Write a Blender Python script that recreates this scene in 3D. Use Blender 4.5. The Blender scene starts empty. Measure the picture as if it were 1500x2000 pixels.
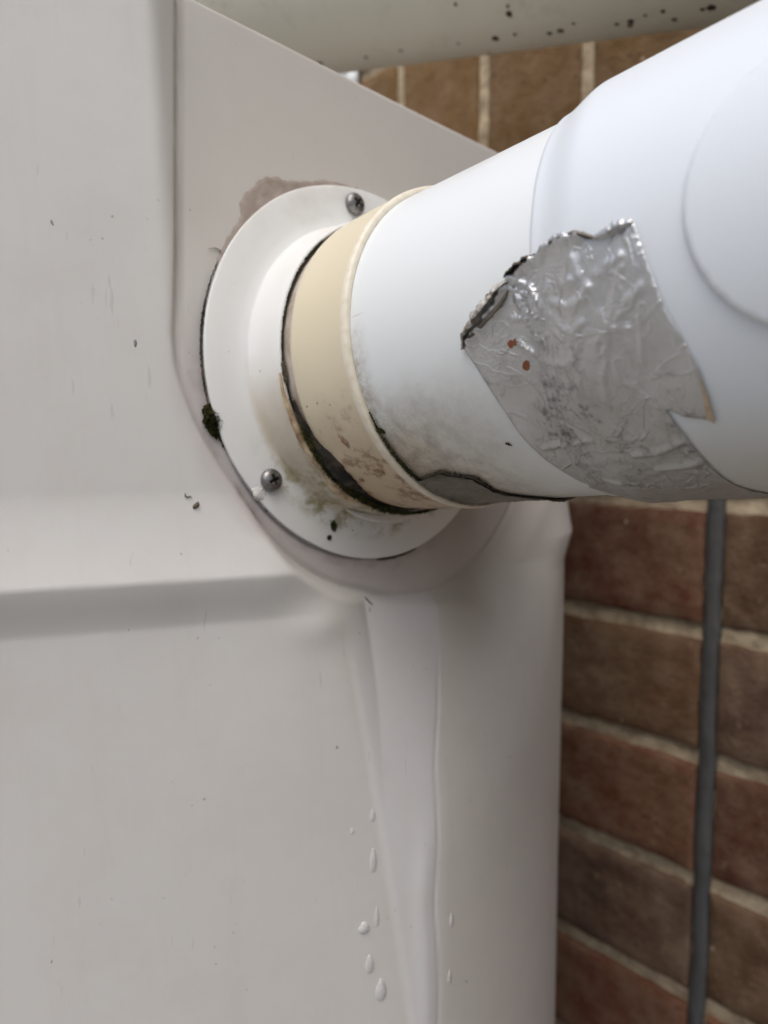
import bpy, bmesh, math, random
import numpy as np
from mathutils import Vector, Matrix, noise
from mathutils.geometry import delaunay_2d_cdt
random.seed(7)
R_ = math.radians
sc = bpy.context.scene

# ------------------------------------------------------------------ camera
PITCH = R_(5.0); CH = 1.05; F = 1500.0
cd = bpy.data.cameras.new('camera'); cam = bpy.data.objects.new('camera', cd)
sc.collection.objects.link(cam); sc.camera = cam
cam.location = (0, 0, CH); cam.rotation_euler = (R_(90) - PITCH, 0, 0)
cd.sensor_fit = 'HORIZONTAL'; cd.sensor_width = 36; cd.lens = 36
cd.clip_start = 0.005; cd.clip_end = 500
cd.dof.use_dof = True; cd.dof.focus_distance = 0.228; cd.dof.aperture_fstop = 13

# ------------------------------------------------------------------ world, sun, exposure
w = bpy.data.worlds.new("World"); sc.world = w; w.use_nodes = True
nt = w.node_tree; nt.nodes.clear()
SUN_EL, SUN_ROT = R_(60), R_(-160)          # behind and to the left of the camera
sky = nt.nodes.new('ShaderNodeTexSky'); sky.sky_type = 'NISHITA'; sky.sun_disc = False
sky.sun_elevation = SUN_EL; sky.sun_rotation = SUN_ROT
sky.dust_density = 4.0; sky.air_density = 1.0; sky.ozone_density = 1.0
hs = nt.nodes.new('ShaderNodeHueSaturation'); hs.inputs['Saturation'].default_value = 0.75
bg = nt.nodes.new('ShaderNodeBackground'); bg.inputs['Strength'].default_value = 0.11
out = nt.nodes.new('ShaderNodeOutputWorld')
nt.links.new(sky.outputs[0], hs.inputs['Color']); 
tcw = nt.nodes.new('ShaderNodeTexCoord'); sxw = nt.nodes.new('ShaderNodeSeparateXYZ'); mrw = nt.nodes.new('ShaderNodeMapRange')   # overcast sky: brighter overhead than at the horizon
mrw.inputs[1].default_value = 0; mrw.inputs[2].default_value = 1; mrw.inputs[3].default_value = .36; mrw.inputs[4].default_value = 1.75
vmw = nt.nodes.new('ShaderNodeVectorMath'); vmw.operation = 'SCALE'
nt.links.new(tcw.outputs['Generated'], sxw.inputs[0]); nt.links.new(sxw.outputs[2], mrw.inputs[0]); nt.links.new(hs.outputs[0], vmw.inputs[0]); nt.links.new(mrw.outputs[0], vmw.inputs['Scale'])
nt.links.new(vmw.outputs[0], bg.inputs[0]); nt.links.new(bg.outputs[0], out.inputs[0])
sd = bpy.data.lights.new('sun', 'SUN'); sun = bpy.data.objects.new('sun', sd); sc.collection.objects.link(sun)
sd.energy = 0.75; sd.angle = R_(60); sd.color = (1, .97, .93)
sdir = Vector((math.sin(SUN_ROT) * math.cos(SUN_EL), math.cos(SUN_ROT) * math.cos(SUN_EL), math.sin(SUN_EL)))
sun.rotation_euler = sdir.to_track_quat('Z', 'Y').to_euler(); sun.location = (-1, -3, 4)
sc.view_settings.view_transform = 'Standard'; sc.view_settings.look = 'None'
sc.view_settings.exposure = 0.30; sc.view_settings.gamma = 1

# ------------------------------------------------------------------ geometry frames
cp, sp = math.cos(PITCH), math.sin(PITCH)
def W(v):                                    # camera axes (right, forward, up) -> world
    return Vector((v[0], v[1] * cp + v[2] * sp, v[2] * cp - v[1] * sp + CH))
def ray(x, y):
    d = W(((x - 750) / F, 1, -(y - 1000) / F)) - Vector((0, 0, CH)); return d
CAM = Vector((0, 0, CH))
N = (W((.874, -1, .0399)) - CAM).normalized()          # pipe axis, out of the casing
S = Vector((0, 0, 1)).cross(N).normalized(); T = N.cross(S)
CF = W((-.0051, .3177, .0571))                          # centre of the flange face
CP = CF - N * .0020                                      # centre on the flat pad
PADM = Matrix((( S.x, T.x, N.x, CP.x), (S.y, T.y, N.y, CP.y), (S.z, T.z, N.z, CP.z), (0, 0, 0, 1)))
AXM = Matrix((( S.x, T.x, N.x, CF.x), (S.y, T.y, N.y, CF.y), (S.z, T.z, N.z, CF.z), (0, 0, 0, 1)))

# ------------------------------------------------------------------ object helpers
def link(o): sc.collection.objects.link(o); return o
def tag(o, label=None, cat=None, group=None, kind=None):
    for k, v in (('label', label), ('category', cat), ('group', group), ('kind', kind)):
        if v: o[k] = v
    return o
def thing(name, label, cat, loc, group=None):
    o = link(bpy.data.objects.new(name, None)); o.location = loc; o.empty_display_size = .05
    return tag(o, label, cat, group)
def mesh_obj(name, verts, faces, mat, M=None, parent=None, smooth=True, mats=None, midx=None):
    me = bpy.data.meshes.new(name); me.from_pydata([tuple(v) for v in verts], [], [tuple(f) for f in faces])
    me.validate(); me.update()
    if smooth: me.polygons.foreach_set('use_smooth', [True] * len(me.polygons))
    o = link(bpy.data.objects.new(name, me))
    if mat: me.materials.append(mat)
    if M is not None: o.matrix_world = M
    if parent is not None:
        o.parent = parent; o.matrix_parent_inverse = Matrix.Translation(parent.location).inverted()
    return o
def bm_obj(name, bm, mat, M=None, parent=None, smooth=True):
    me = bpy.data.meshes.new(name); bm.to_mesh(me); bm.free()
    if smooth: me.polygons.foreach_set('use_smooth', [True] * len(me.polygons))
    o = link(bpy.data.objects.new(name, me))
    if mat: me.materials.append(mat)
    if M is not None: o.matrix_world = M
    if parent is not None:
        o.parent = parent; o.matrix_parent_inverse = Matrix.Translation(parent.location).inverted()
    return o
def lathe(prof, seg=192, wob=0, closed=False, offs=(0, 0)):
    """prof: (r, a) pairs; axis = local Z"""
    vs, fs = [], []
    for i, (r, a) in enumerate(prof):
        for k in range(seg):
            th = 2 * math.pi * k / seg
            rr = r + (wob * noise.noise(Vector((math.cos(th) * 3, math.sin(th) * 3, a * 60 + i * .3))) if wob else 0)
            vs.append((rr * math.cos(th) + offs[0], rr * math.sin(th) + offs[1], a))
    n = len(prof)
    for i in range(n - 1 + (1 if closed else 0)):
        for k in range(seg):
            a0 = i * seg + k; a1 = i * seg + (k + 1) % seg; b0 = ((i + 1) % n) * seg + k; b1 = ((i + 1) % n) * seg + (k + 1) % seg
            fs.append((a0, a1, b1, b0))
    return vs, fs

# ------------------------------------------------------------------ material helpers
class NT:
    def __init__(s, name):
        s.m = bpy.data.materials.new(name); s.m.use_nodes = True; s.t = s.m.node_tree; s.n = s.t.nodes
        s.b = s.n['Principled BSDF']; s.tc = s.n.new('ShaderNodeTexCoord'); s.co = s.tc.outputs['Object']
    def L(s, a, b): s.t.links.new(a, b)
    def setin(s, sock, v):
        if isinstance(v, (int, float)): sock.default_value = v
        elif isinstance(v, tuple): sock.default_value = v if len(v) == len(sock.default_value) else (*v, 1)
        else: s.L(v, sock)
    def map(s, scale, loc=(0, 0, 0), rot=(0, 0, 0), co=None):
        m = s.n.new('ShaderNodeMapping'); m.inputs['Scale'].default_value = scale; m.inputs['Location'].default_value = loc
        m.inputs['Rotation'].default_value = rot; s.L(co or s.co, m.inputs[0]); return m.outputs[0]
    def noise(s, scale, detail=4, rough=.55, co=None, dist=0):
        n = s.n.new('ShaderNodeTexNoise'); n.inputs['Scale'].default_value = scale; n.inputs['Detail'].default_value = detail
        n.inputs['Roughness'].default_value = rough; n.inputs['Distortion'].default_value = dist
        s.L(co or s.co, n.inputs['Vector']); return n.outputs['Fac']
    def ramp(s, fac, stops, interp='LINEAR'):
        r = s.n.new('ShaderNodeValToRGB'); r.color_ramp.interpolation = interp; e = r.color_ramp.elements
        while len(e) < len(stops): e.new(.5)
        for i, (p, c) in enumerate(stops):
            e[i].position = p; e[i].color = (c, c, c, 1) if isinstance(c, (int, float)) else (*c, 1)
        s.L(fac, r.inputs[0]); return r.outputs[0]
    def mr(s, v, a, b, c=0, d=1):
        m = s.n.new('ShaderNodeMapRange'); m.interpolation_type = 'SMOOTHSTEP'
        for i, x in enumerate((a, b, c, d)): m.inputs[i + 1].default_value = x
        s.L(v, m.inputs[0]); return m.outputs[0]
    def math(s, op, a, b=0, c=None):
        m = s.n.new('ShaderNodeMath'); m.operation = op
        s.setin(m.inputs[0], a); s.setin(m.inputs[1], b)
        if c is not None: s.setin(m.inputs[2], c)
        return m.outputs[0]
    def mix(s, f, a, b):
        m = s.n.new('ShaderNodeMix'); m.data_type = 'RGBA'
        s.setin(m.inputs[0], f); s.setin(m.inputs[6], a); s.setin(m.inputs[7], b); return m.outputs[2]
    def xyz(s, co=None):
        x = s.n.new('ShaderNodeSeparateXYZ'); s.L(co or s.co, x.inputs[0]); return x.outputs
    def specks(s, scale, frac, size, seed=0, stretch=(1, 1, 1)):
        """mask of sparse dots: a share FRAC of the cells carries one, SIZE is relative to the cell"""
        co = s.map(tuple(scale * q for q in stretch), (seed * 3.7, seed * 1.3, seed * 2.1))
        nn = s.n.new('ShaderNodeTexNoise'); nn.inputs['Scale'].default_value = 4.0; s.L(co, nn.inputs['Vector'])
        add = s.n.new('ShaderNodeVectorMath'); add.operation = 'MULTIPLY_ADD'
        s.L(nn.outputs['Color'], add.inputs[0]); add.inputs[1].default_value = (.22, .22, .22); s.L(co, add.inputs[2])
        v = s.n.new('ShaderNodeTexVoronoi'); v.inputs['Scale'].default_value = 1; s.L(add.outputs[0], v.inputs['Vector'])
        x = s.n.new('ShaderNodeSeparateColor'); s.L(v.outputs['Color'], x.inputs[0])
        on = s.math('LESS_THAN', x.outputs[0], frac)
        rad = s.math('MULTIPLY', s.math('POWER', x.outputs[1], 1.6), size); rad = s.math('ADD', rad, size * .25)
        q = s.math('DIVIDE', v.outputs['Distance'], rad)
        return s.math('MULTIPLY', s.mr(q, 1.0, .6), on)
    def done(s, col, rough=.5, bump=None, bs=.1, bd=.001, metal=0, spec=.5, coat=0, sss=0):
        s.setin(s.b.inputs['Base Color'], col); s.setin(s.b.inputs['Roughness'], rough); s.setin(s.b.inputs['Metallic'], metal)
        s.b.inputs['Specular IOR Level'].default_value = spec
        if coat: s.b.inputs['Coat Weight'].default_value = coat; s.b.inputs['Coat Roughness'].default_value = .12
        if sss:
            s.b.inputs['Subsurface Weight'].default_value = sss; s.b.inputs['Subsurface Scale'].default_value = .003
            s.b.inputs['Subsurface Radius'].default_value = (1, .9, .8)
        if bump is not None:
            b = s.n.new('ShaderNodeBump'); b.inputs['Strength'].default_value = bs; b.inputs['Distance'].default_value = bd
            s.L(bump, b.inputs['Height']); s.L(b.outputs[0], s.b.inputs['Normal'])
        return s.m

def length2(m, x, y): return m.math('SQRT', m.math('ADD', m.math('MULTIPLY', x, x), m.math('MULTIPLY', y, y)))

# casing gelcoat: object axes are the pad's (x along, y up, z out)
m = NT('gelcoat'); X, Y, Z = m.xyz()
base = m.mix(m.noise(9, 3), (.600, .592, .566), (.660, .652, .626))
lft = m.math('ADD', m.math('ADD', X, m.math('MULTIPLY', Y, .1395)), .0415)
rgt = m.math('SUBTRACT', m.math('ADD', .0085, m.math('MULTIPLY', m.mr(Y, -.190, -.085), .0190)), X)
runm = m.math('MULTIPLY', m.math('MULTIPLY', m.mr(lft, -.0012, .0012), m.mr(rgt, -.0006, .0008)), m.mr(Y, -.088, -.100))
base = m.mix(m.math('MULTIPLY', runm, m.mr(m.noise(26, 4, co=m.map((1, .15, 1))), .2, .7, .15, .6)), base, (.69, .70, .735))
pale = m.math('MULTIPLY', m.math('MULTIPLY', m.mr(lft, -.0025, 0), m.mr(lft, .0035, .0008)), m.mr(Y, -.10, -.12))
base = m.mix(m.math('MULTIPLY', pale, .45), base, (.76, .755, .74))
strk = m.ramp(m.noise(110, 5, .7, co=m.map((1, .05, 1))), [(.52, 0), (.72, 1)])
base = m.mix(m.math('MULTIPLY', strk, .12), base, (.52, .49, .455))
base = m.mix(m.math('MULTIPLY', m.ramp(m.noise(30, 6, .7), [(.45, 0), (.75, 1)]), .25), base, (.52, .485, .45))
rr = length2(m, X, Y)
wob = m.math('MULTIPLY', m.math('SUBTRACT', m.noise(60, 5), .5), .012)
rin = m.math('ADD', rr, wob)
ring = m.math('MULTIPLY', m.mr(rin, .090, .080), m.mr(Y, .03, -.02))
base = m.mix(m.math('MULTIPLY', ring, .55), base, (.47, .42, .41))                       # dirty film left round the flange
tidem = m.math('MULTIPLY', m.math('MULTIPLY', m.mr(rin, .0815, .0795), m.mr(Y, .02, -.01)), m.ramp(m.noise(90, 5), [(.4, 0), (.6, .8)]))
base = m.mix(tidem, base, (.30, .26, .25))
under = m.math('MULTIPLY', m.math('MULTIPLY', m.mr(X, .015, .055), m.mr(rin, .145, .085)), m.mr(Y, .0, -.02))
base = m.mix(m.math('MULTIPLY', under, .85), base, (.28, .25, .20))                       # shade under the pipe, painted into the colour as a brown tint
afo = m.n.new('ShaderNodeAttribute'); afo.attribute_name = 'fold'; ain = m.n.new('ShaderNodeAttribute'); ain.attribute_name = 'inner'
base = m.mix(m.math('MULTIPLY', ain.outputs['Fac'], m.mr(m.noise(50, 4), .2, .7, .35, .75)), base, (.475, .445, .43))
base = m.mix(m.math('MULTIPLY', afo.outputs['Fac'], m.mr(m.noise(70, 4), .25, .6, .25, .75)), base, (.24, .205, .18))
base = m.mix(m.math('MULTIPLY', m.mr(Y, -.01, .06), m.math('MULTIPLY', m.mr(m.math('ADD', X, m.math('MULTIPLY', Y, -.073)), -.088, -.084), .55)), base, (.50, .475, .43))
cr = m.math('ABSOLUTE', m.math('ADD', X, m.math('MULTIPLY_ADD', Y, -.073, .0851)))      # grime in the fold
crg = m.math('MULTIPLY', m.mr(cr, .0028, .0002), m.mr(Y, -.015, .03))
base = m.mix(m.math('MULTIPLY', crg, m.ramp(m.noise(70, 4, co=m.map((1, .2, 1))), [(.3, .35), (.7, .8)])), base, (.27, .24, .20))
base = m.mix(m.math('MULTIPLY', m.specks(85, .12, .045, 11), .85), base, (.10, .09, .08))
base = m.mix(m.math('MULTIPLY', m.specks(120, .10, .065, 2, (1, .6, 1)), .8), base, (.22, .17, .14))
base = m.mix(m.math('MULTIPLY', m.specks(300, .25, .16, 3), m.math('MULTIPLY', m.ramp(m.noise(16, 2), [(.5, 0), (.62, .6)]), 1)), base, (.25, .22, .19))
scr = m.ramp(m.noise(60, 3, .6, co=m.map((6, .6, 1), rot=(0, 0, .5))), [(.70, 0), (.73, .35)])
base = m.mix(scr, base, (.42, .40, .38))
bh = m.math('ADD', m.noise(14, 2), m.math('MULTIPLY', m.noise(260, 3), .05))
GEL = m.done(base, m.ramp(m.noise(25, 4), [(.3, .36), (.7, .48)]), bh, .35, .0012, spec=.42, coat=0)

# white pipe plastic (local Z = axis, 0 at flange face; -Y is the underside)
m = NT('white_pvc'); X, Y, Z = m.xyz()
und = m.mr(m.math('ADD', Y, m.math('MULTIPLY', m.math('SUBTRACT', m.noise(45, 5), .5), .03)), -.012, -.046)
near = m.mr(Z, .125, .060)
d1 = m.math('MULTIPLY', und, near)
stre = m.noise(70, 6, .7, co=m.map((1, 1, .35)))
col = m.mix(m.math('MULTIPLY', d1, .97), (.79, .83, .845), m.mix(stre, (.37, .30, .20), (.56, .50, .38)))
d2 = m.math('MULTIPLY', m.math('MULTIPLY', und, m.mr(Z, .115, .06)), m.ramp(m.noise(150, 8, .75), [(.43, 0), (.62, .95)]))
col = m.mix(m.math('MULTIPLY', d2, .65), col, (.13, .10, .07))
edge = m.math('MULTIPLY', m.mr(Z, .064, .0553), m.mr(m.math('ADD', Y, m.math('MULTIPLY', m.math('SUBTRACT', m.noise(60, 4), .5), .05)), .012, -.015))
col = m.mix(m.math('MULTIPLY', edge, m.ramp(m.noise(300, 6, .7), [(.35, .1), (.7, .8)])), col, (.26, .20, .15))
col = m.mix(m.math('MULTIPLY', m.specks(190, .10, .13, 5), m.mr(Y, .02, -.03)), col, (.09, .07, .05))
scr = m.ramp(m.noise(130, 2, co=m.map((1, 4, .35), rot=(.5, .2, .3))), [(.71, 0), (.74, .5)])
col = m.mix(m.math('MULTIPLY', scr, m.mr(Z, .085, .065)), col, (.50, .47, .44))
PVC = m.done(col, m.ramp(m.noise(40, 4), [(.3, .28), (.7, .40)]), m.noise(500, 3), .04, .0004, spec=.45, coat=.1, sss=.1)

m = NT('white_fitting'); X, Y, Z = m.xyz()
col = m.mix(m.noise(20, 3), (.74, .80, .85), (.77, .82, .87))
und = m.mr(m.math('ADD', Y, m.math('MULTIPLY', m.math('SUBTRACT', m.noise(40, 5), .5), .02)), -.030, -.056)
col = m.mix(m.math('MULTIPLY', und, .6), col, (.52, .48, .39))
FIT = m.done(col, .34, m.noise(400, 3), .04, .0004, spec=.45, sss=.1)

# aged cream collar
m = NT('cream_plastic'); X, Y, Z = m.xyz()
col = m.mix(m.noise(25, 3), (.70, .63, .46), (.74, .68, .52))
und = m.mr(m.math('ADD', Y, m.math('MULTIPLY', m.math('SUBTRACT', m.noise(50, 5), .5), .03)), -.012, -.045)
col = m.mix(m.math('MULTIPLY', und, .8), col, m.mix(m.noise(60, 5), (.44, .31, .20), (.58, .47, .33)))
col = m.mix(m.math('MULTIPLY', und, m.ramp(m.noise(110, 7, .7), [(.53, 0), (.61, .9)])), col, (.25, .14, .08))
col = m.mix(m.math('MULTIPLY', m.specks(160, .18, .15, 8), m.mr(Y, .02, -.02)), col, (.16, .10, .06))
lip = m.math('MULTIPLY', m.mr(Z, .0515, .0535), .75)
col = m.mix(lip, col, m.mix(m.ramp(m.noise(350, 5), [(.4, 0), (.75, 1)]), (.80, .76, .66), (.66, .60, .47)))
CREAM = m.done(col, .42, m.noise(300, 4), .08, .0004, spec=.4, sss=.1)

m = NT('pink_sleeve'); X, Y, Z = m.xyz()
col = m.mix(m.ramp(m.noise(120, 6, .7), [(.35, 0), (.65, 1)]), (.66, .60, .55), (.36, .29, .22))
SLEEVE = m.done(col, .45, m.noise(200, 4), .3, .0005)

# flange plastic
m = NT('flange_plastic'); X, Y, Z = m.xyz()
col = m.mix(m.noise(22, 4), (.74, .75, .73), (.80, .81, .80))
rr = length2(m, X, Y)
low = m.mr(m.math('ADD', Y, m.math('MULTIPLY', m.math('SUBTRACT', m.noise(45, 4), .5), .03)), .012, -.03)
hubm = m.math('MULTIPLY', m.mr(m.math('ADD', rr, m.math('MULTIPLY', m.math('SUBTRACT', m.noise(90, 4), .5), .004)), .0625, .0590), low)
col = m.mix(m.math('MULTIPLY', hubm, .9), col, m.mix(m.noise(100, 5), (.50, .42, .30), (.68, .64, .56)))
spl = m.math('MULTIPLY', m.math('MULTIPLY', m.mr(rr, .070, .062), m.mr(Y, -.02, -.05)), m.ramp(m.noise(120, 7, .7), [(.45, 0), (.60, .9)]))
col = m.mix(spl, col, (.28, .25, .12))
col = m.mix(m.math('MULTIPLY', m.specks(150, .16, .13, 4), m.math('MULTIPLY', low, .9)), col, (.12, .11, .05))
top = m.math('MULTIPLY', m.mr(Y, .02, .07), m.ramp(m.noise(55, 5, .6), [(.45, 0), (.75, .35)]))
col = m.mix(top, col, (.50, .46, .38))
col = m.mix(m.math('MULTIPLY', m.specks(230, .05, .13, 9), .5), col, (.30, .27, .22))
FLG = m.done(col, m.ramp(m.noise(30), [(.3, .30), (.7, .45)]), m.math('ADD', m.noise(60, 3), m.math('MULTIPLY', m.noise(400), .1)), .12, .0006, spec=.45, sss=.1)

# metals, grime
m = NT('screw_steel'); 
col = m.mix(m.ramp(m.noise(500, 5), [(.4, 0), (.65, 1)]), (.30, .30, .31), (.19, .175, .16))
STEEL = m.done(col, .38, m.noise(900, 3), .15, .0002, metal=.9)
m = NT('recess_dirt'); RECD = m.done(m.mix(m.noise(900, 4), (.02, .018, .015), (.10, .08, .06)), .5, m.noise(700, 3), .5, .0006, metal=.3)

m = NT('foil'); X, Y, Z = m.xyz()
big = m.noise(28, 5, .6, dist=.6)
fine = m.noise(170, 6, .65, dist=1.2)
stri = m.noise(260, 4, .6, co=m.map((1, 1, .16), rot=(.12, .1, 0)))
cre1 = m.mr(m.math('ABSOLUTE', m.math('SUBTRACT', m.noise(48, 3, .5, dist=.8), .5)), .035, 0)
cre2 = m.mr(m.math('ABSOLUTE', m.math('SUBTRACT', m.noise(120, 3, .5, dist=.5), .5)), .03, 0)
hgt = m.math('ADD', m.math('MULTIPLY_ADD', cre1, .30, m.math('MULTIPLY_ADD', cre2, .14, m.math('MULTIPLY', big, .8))), m.math('MULTIPLY_ADD', fine, .22, m.math('MULTIPLY', stri, .10)))
lowf = m.mr(m.math('ADD', Y, m.math('MULTIPLY', m.math('SUBTRACT', m.noise(35, 4), .5), .04)), -.002, -.040)
dirt = m.ramp(m.noise(240, 9, .78), [(.50, 0), (.62, 1)])
blot = m.ramp(m.noise(60, 4, .6), [(.40, 0), (.62, 1)])
dm = m.math('MULTIPLY', m.math('MULTIPLY', dirt, blot), m.math('MULTIPLY_ADD', lowf, .75, .07))
film = m.math('MULTIPLY_ADD', lowf, .45, m.math('MULTIPLY', m.ramp(m.noise(55, 5), [(.35, 0), (.7, 1)]), .30))
col = m.mix(film, (.68, .69, .70), (.38, .365, .335))
col = m.mix(m.math('MULTIPLY', dm, .85), col, (.07, .06, .055))
met = m.math('SUBTRACT', .95, m.math('MULTIPLY_ADD', dm, .6, m.math('MULTIPLY', film, .35)))
FOIL = m.done(col, m.math('MULTIPLY_ADD', film, .18, .40), hgt, .55, .0012, metal=met)
m = NT('foil_backing'); BACK = m.done(m.mix(m.ramp(m.noise(300, 6, .7), [(.4, 0), (.6, 1)]), (.62, .60, .56), (.12, .10, .08)), .55, m.noise(400, 4), .5, .0006)
m = NT('dirty_foil'); X, Y, Z = m.xyz()
col = m.mix(m.ramp(m.noise(120, 8, .75, co=m.map((1, 1, .4))), [(.35, 0), (.65, 1)]), (.085, .075, .06), (.27, .24, .20))
DFOIL = m.done(col, .5, m.noise(300, 6, .7), .5, .0008, metal=.35)
m = NT('black_grime')
GRIME = m.done(m.mix(m.ramp(m.noise(150, 6, .7), [(.45, 0), (.62, 1)]), (.010, .008, .006), (.075, .055, .028)), m.ramp(m.noise(90, 4), [(.35, .25), (.55, .9)]), m.noise(600, 5, .7), .8, .001)
m = NT('moss'); MOSS = m.done(m.mix(m.ramp(m.noise(300, 5, .7), [(.4, 0), (.65, 1)]), (.018, .020, .008), (.085, .085, .025)), .9, m.noise(900, 4), .6, .0006, spec=.2)
m = NT('dry_debris'); DEB = m.done(m.mix(m.noise(700, 4), (.04, .03, .02), (.20, .16, .10)), .8, m.noise(900, 3), .5, .0004)
m = NT('old_sealant')
SEAL = m.done(m.mix(m.ramp(m.noise(90, 6, .65), [(.35, 0), (.7, 1)]), (.40, .34, .30), (.27, .22, .185)), .55, m.noise(140, 5, .6), .35, .001)
m = NT('grey_sealant'); GSEAL = m.done(m.mix(m.noise(160, 5), (.16, .15, .155), (.32, .30, .30)), .5, m.noise(400, 5), .4, .0006)
m = NT('amber_sealant'); AMB = m.done(m.mix(m.ramp(m.noise(160, 6), [(.4, 0), (.65, 1)]), (.60, .47, .31), (.24, .15, .08)), .35, m.noise(300, 4), .4, .0006)
m = NT('clear_sealant'); CSEAL = m.done(m.mix(m.noise(200, 4), (.66, .65, .62), (.74, .73, .71)), .22, m.noise(300, 4), .4, .0006)
m = NT('brown_dirt'); BRN = m.done(m.mix(m.noise(900, 4), (.20, .11, .07), (.34, .22, .15)), .7)
m = NT('rust'); RUST = m.done(m.mix(m.noise(900, 4), (.16, .045, .015), (.26, .09, .03)), .6)
m = NT('water'); m.b.inputs['Base Color'].default_value = (.92, .92, .92, 1); m.b.inputs['Transmission Weight'].default_value = .45; m.b.inputs['Coat Weight'].default_value = 1
m.b.inputs['IOR'].default_value = 1.33; m.b.inputs['Roughness'].default_value = .02; WATER = m.m

# far pipe, wall
m = NT('aged_pipe_plastic')
col = m.mix(m.noise(14, 4), (.50, .49, .41), (.56, .545, .465))
col = m.mix(m.math('MULTIPLY', m.ramp(m.noise(60, 6, .7), [(.55, 0), (.75, 1)]), .35), col, (.25, .22, .16))
UPIPE = m.done(col, .45, m.noise(200, 3), .05, .0005)
m = NT('brick'); at = m.n.new('ShaderNodeAttribute'); at.attribute_name = 'tone'
col = m.mix(m.ramp(m.noise(22, 5, .6), [(.35, 0), (.7, .55)]), at.outputs['Color'], (.15, .095, .06))
col = m.mix(m.math('MULTIPLY', m.ramp(m.noise(35, 7, .7), [(.40, 0), (.70, 1)]), .27), col, (.46, .34, .23))
col = m.mix(m.specks(140, .5, .22, 6), col, (.08, .05, .035))
col = m.mix(m.math('MULTIPLY', m.ramp(m.noise(90, 8, .75), [(.60, 0), (.72, 1)]), .45), col, (.42, .34, .24))
col = m.mix(m.specks(70, .18, .12, 3), col, (.50, .40, .28))
BRICK = m.done(col, .85, m.math('ADD', m.noise(60, 6, .7), m.math('MULTIPLY', m.noise(400, 4), .25)), .7, .004, spec=.25)
m = NT('mortar')
MORT = m.done(m.mix(m.ramp(m.noise(80, 7, .7), [(.35, 0), (.65, 1)]), (.66, .56, .40), (.33, .26, .175)), .95, m.noise(150, 7, .7), .8, .004, spec=.2)
m = NT('joint_mastic'); MAST = m.done(m.mix(m.noise(40, 5), (.035, .036, .037), (.095, .097, .097)), .6, m.noise(120, 4), .4, .002)
m = NT('paving'); PAVE = m.done(m.mix(m.noise(6, 6, .7), (.17, .165, .15), (.23, .22, .20)), .9, m.noise(60, 6, .7), .5, .004)

# ------------------------------------------------------------------ ground
mesh_obj('ground', [(-60, -60, 0), (60, -60, 0), (60, 60, 0), (-60, 60, 0)], [(0, 1, 2, 3)], PAVE, smooth=False)['kind'] = 'structure'

# ------------------------------------------------------------------ the moulded casing
def hdir(deg): return Vector((math.sin(R_(deg)), math.cos(R_(deg)), 0))     # heading, 0 = straight ahead, + right
def hit_plane(x, y, p, n):
    d = ray(x, y); return CAM + d * ((p - CAM).dot(n) / d.dot(n))
P0 = hit_plane(345, 500, CP, N) + N * .0035                 # fold between the front face and the pad
D1 = hdir(70); N1 = Vector((D1.y, -D1.x, 0))
P0.z = 0
def on_front(x):                                            # distance along the front face under picture column x
    t = (x - 750) / F
    return (t * P0.y - P0.x) / (D1.x - t * D1.y)
P2 = Vector((.0213, .3025, 0))
RC = .235; n45 = Vector((math.cos(R_(51)), -math.sin(R_(51)), 0)); OC = P2 - n45 * RC
LT, LB = on_front(672), on_front(782)
def sstep(a, b, x):
    x = np.clip((x - a) / (b - a), 0, 1); return x * x * (3 - 2 * x)
def smin(a, b, k):
    h = np.clip(.5 + .5 * (b - a) / k, 0, 1); return b * (1 - h) + a * h - k * h * (1 - h)
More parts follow.
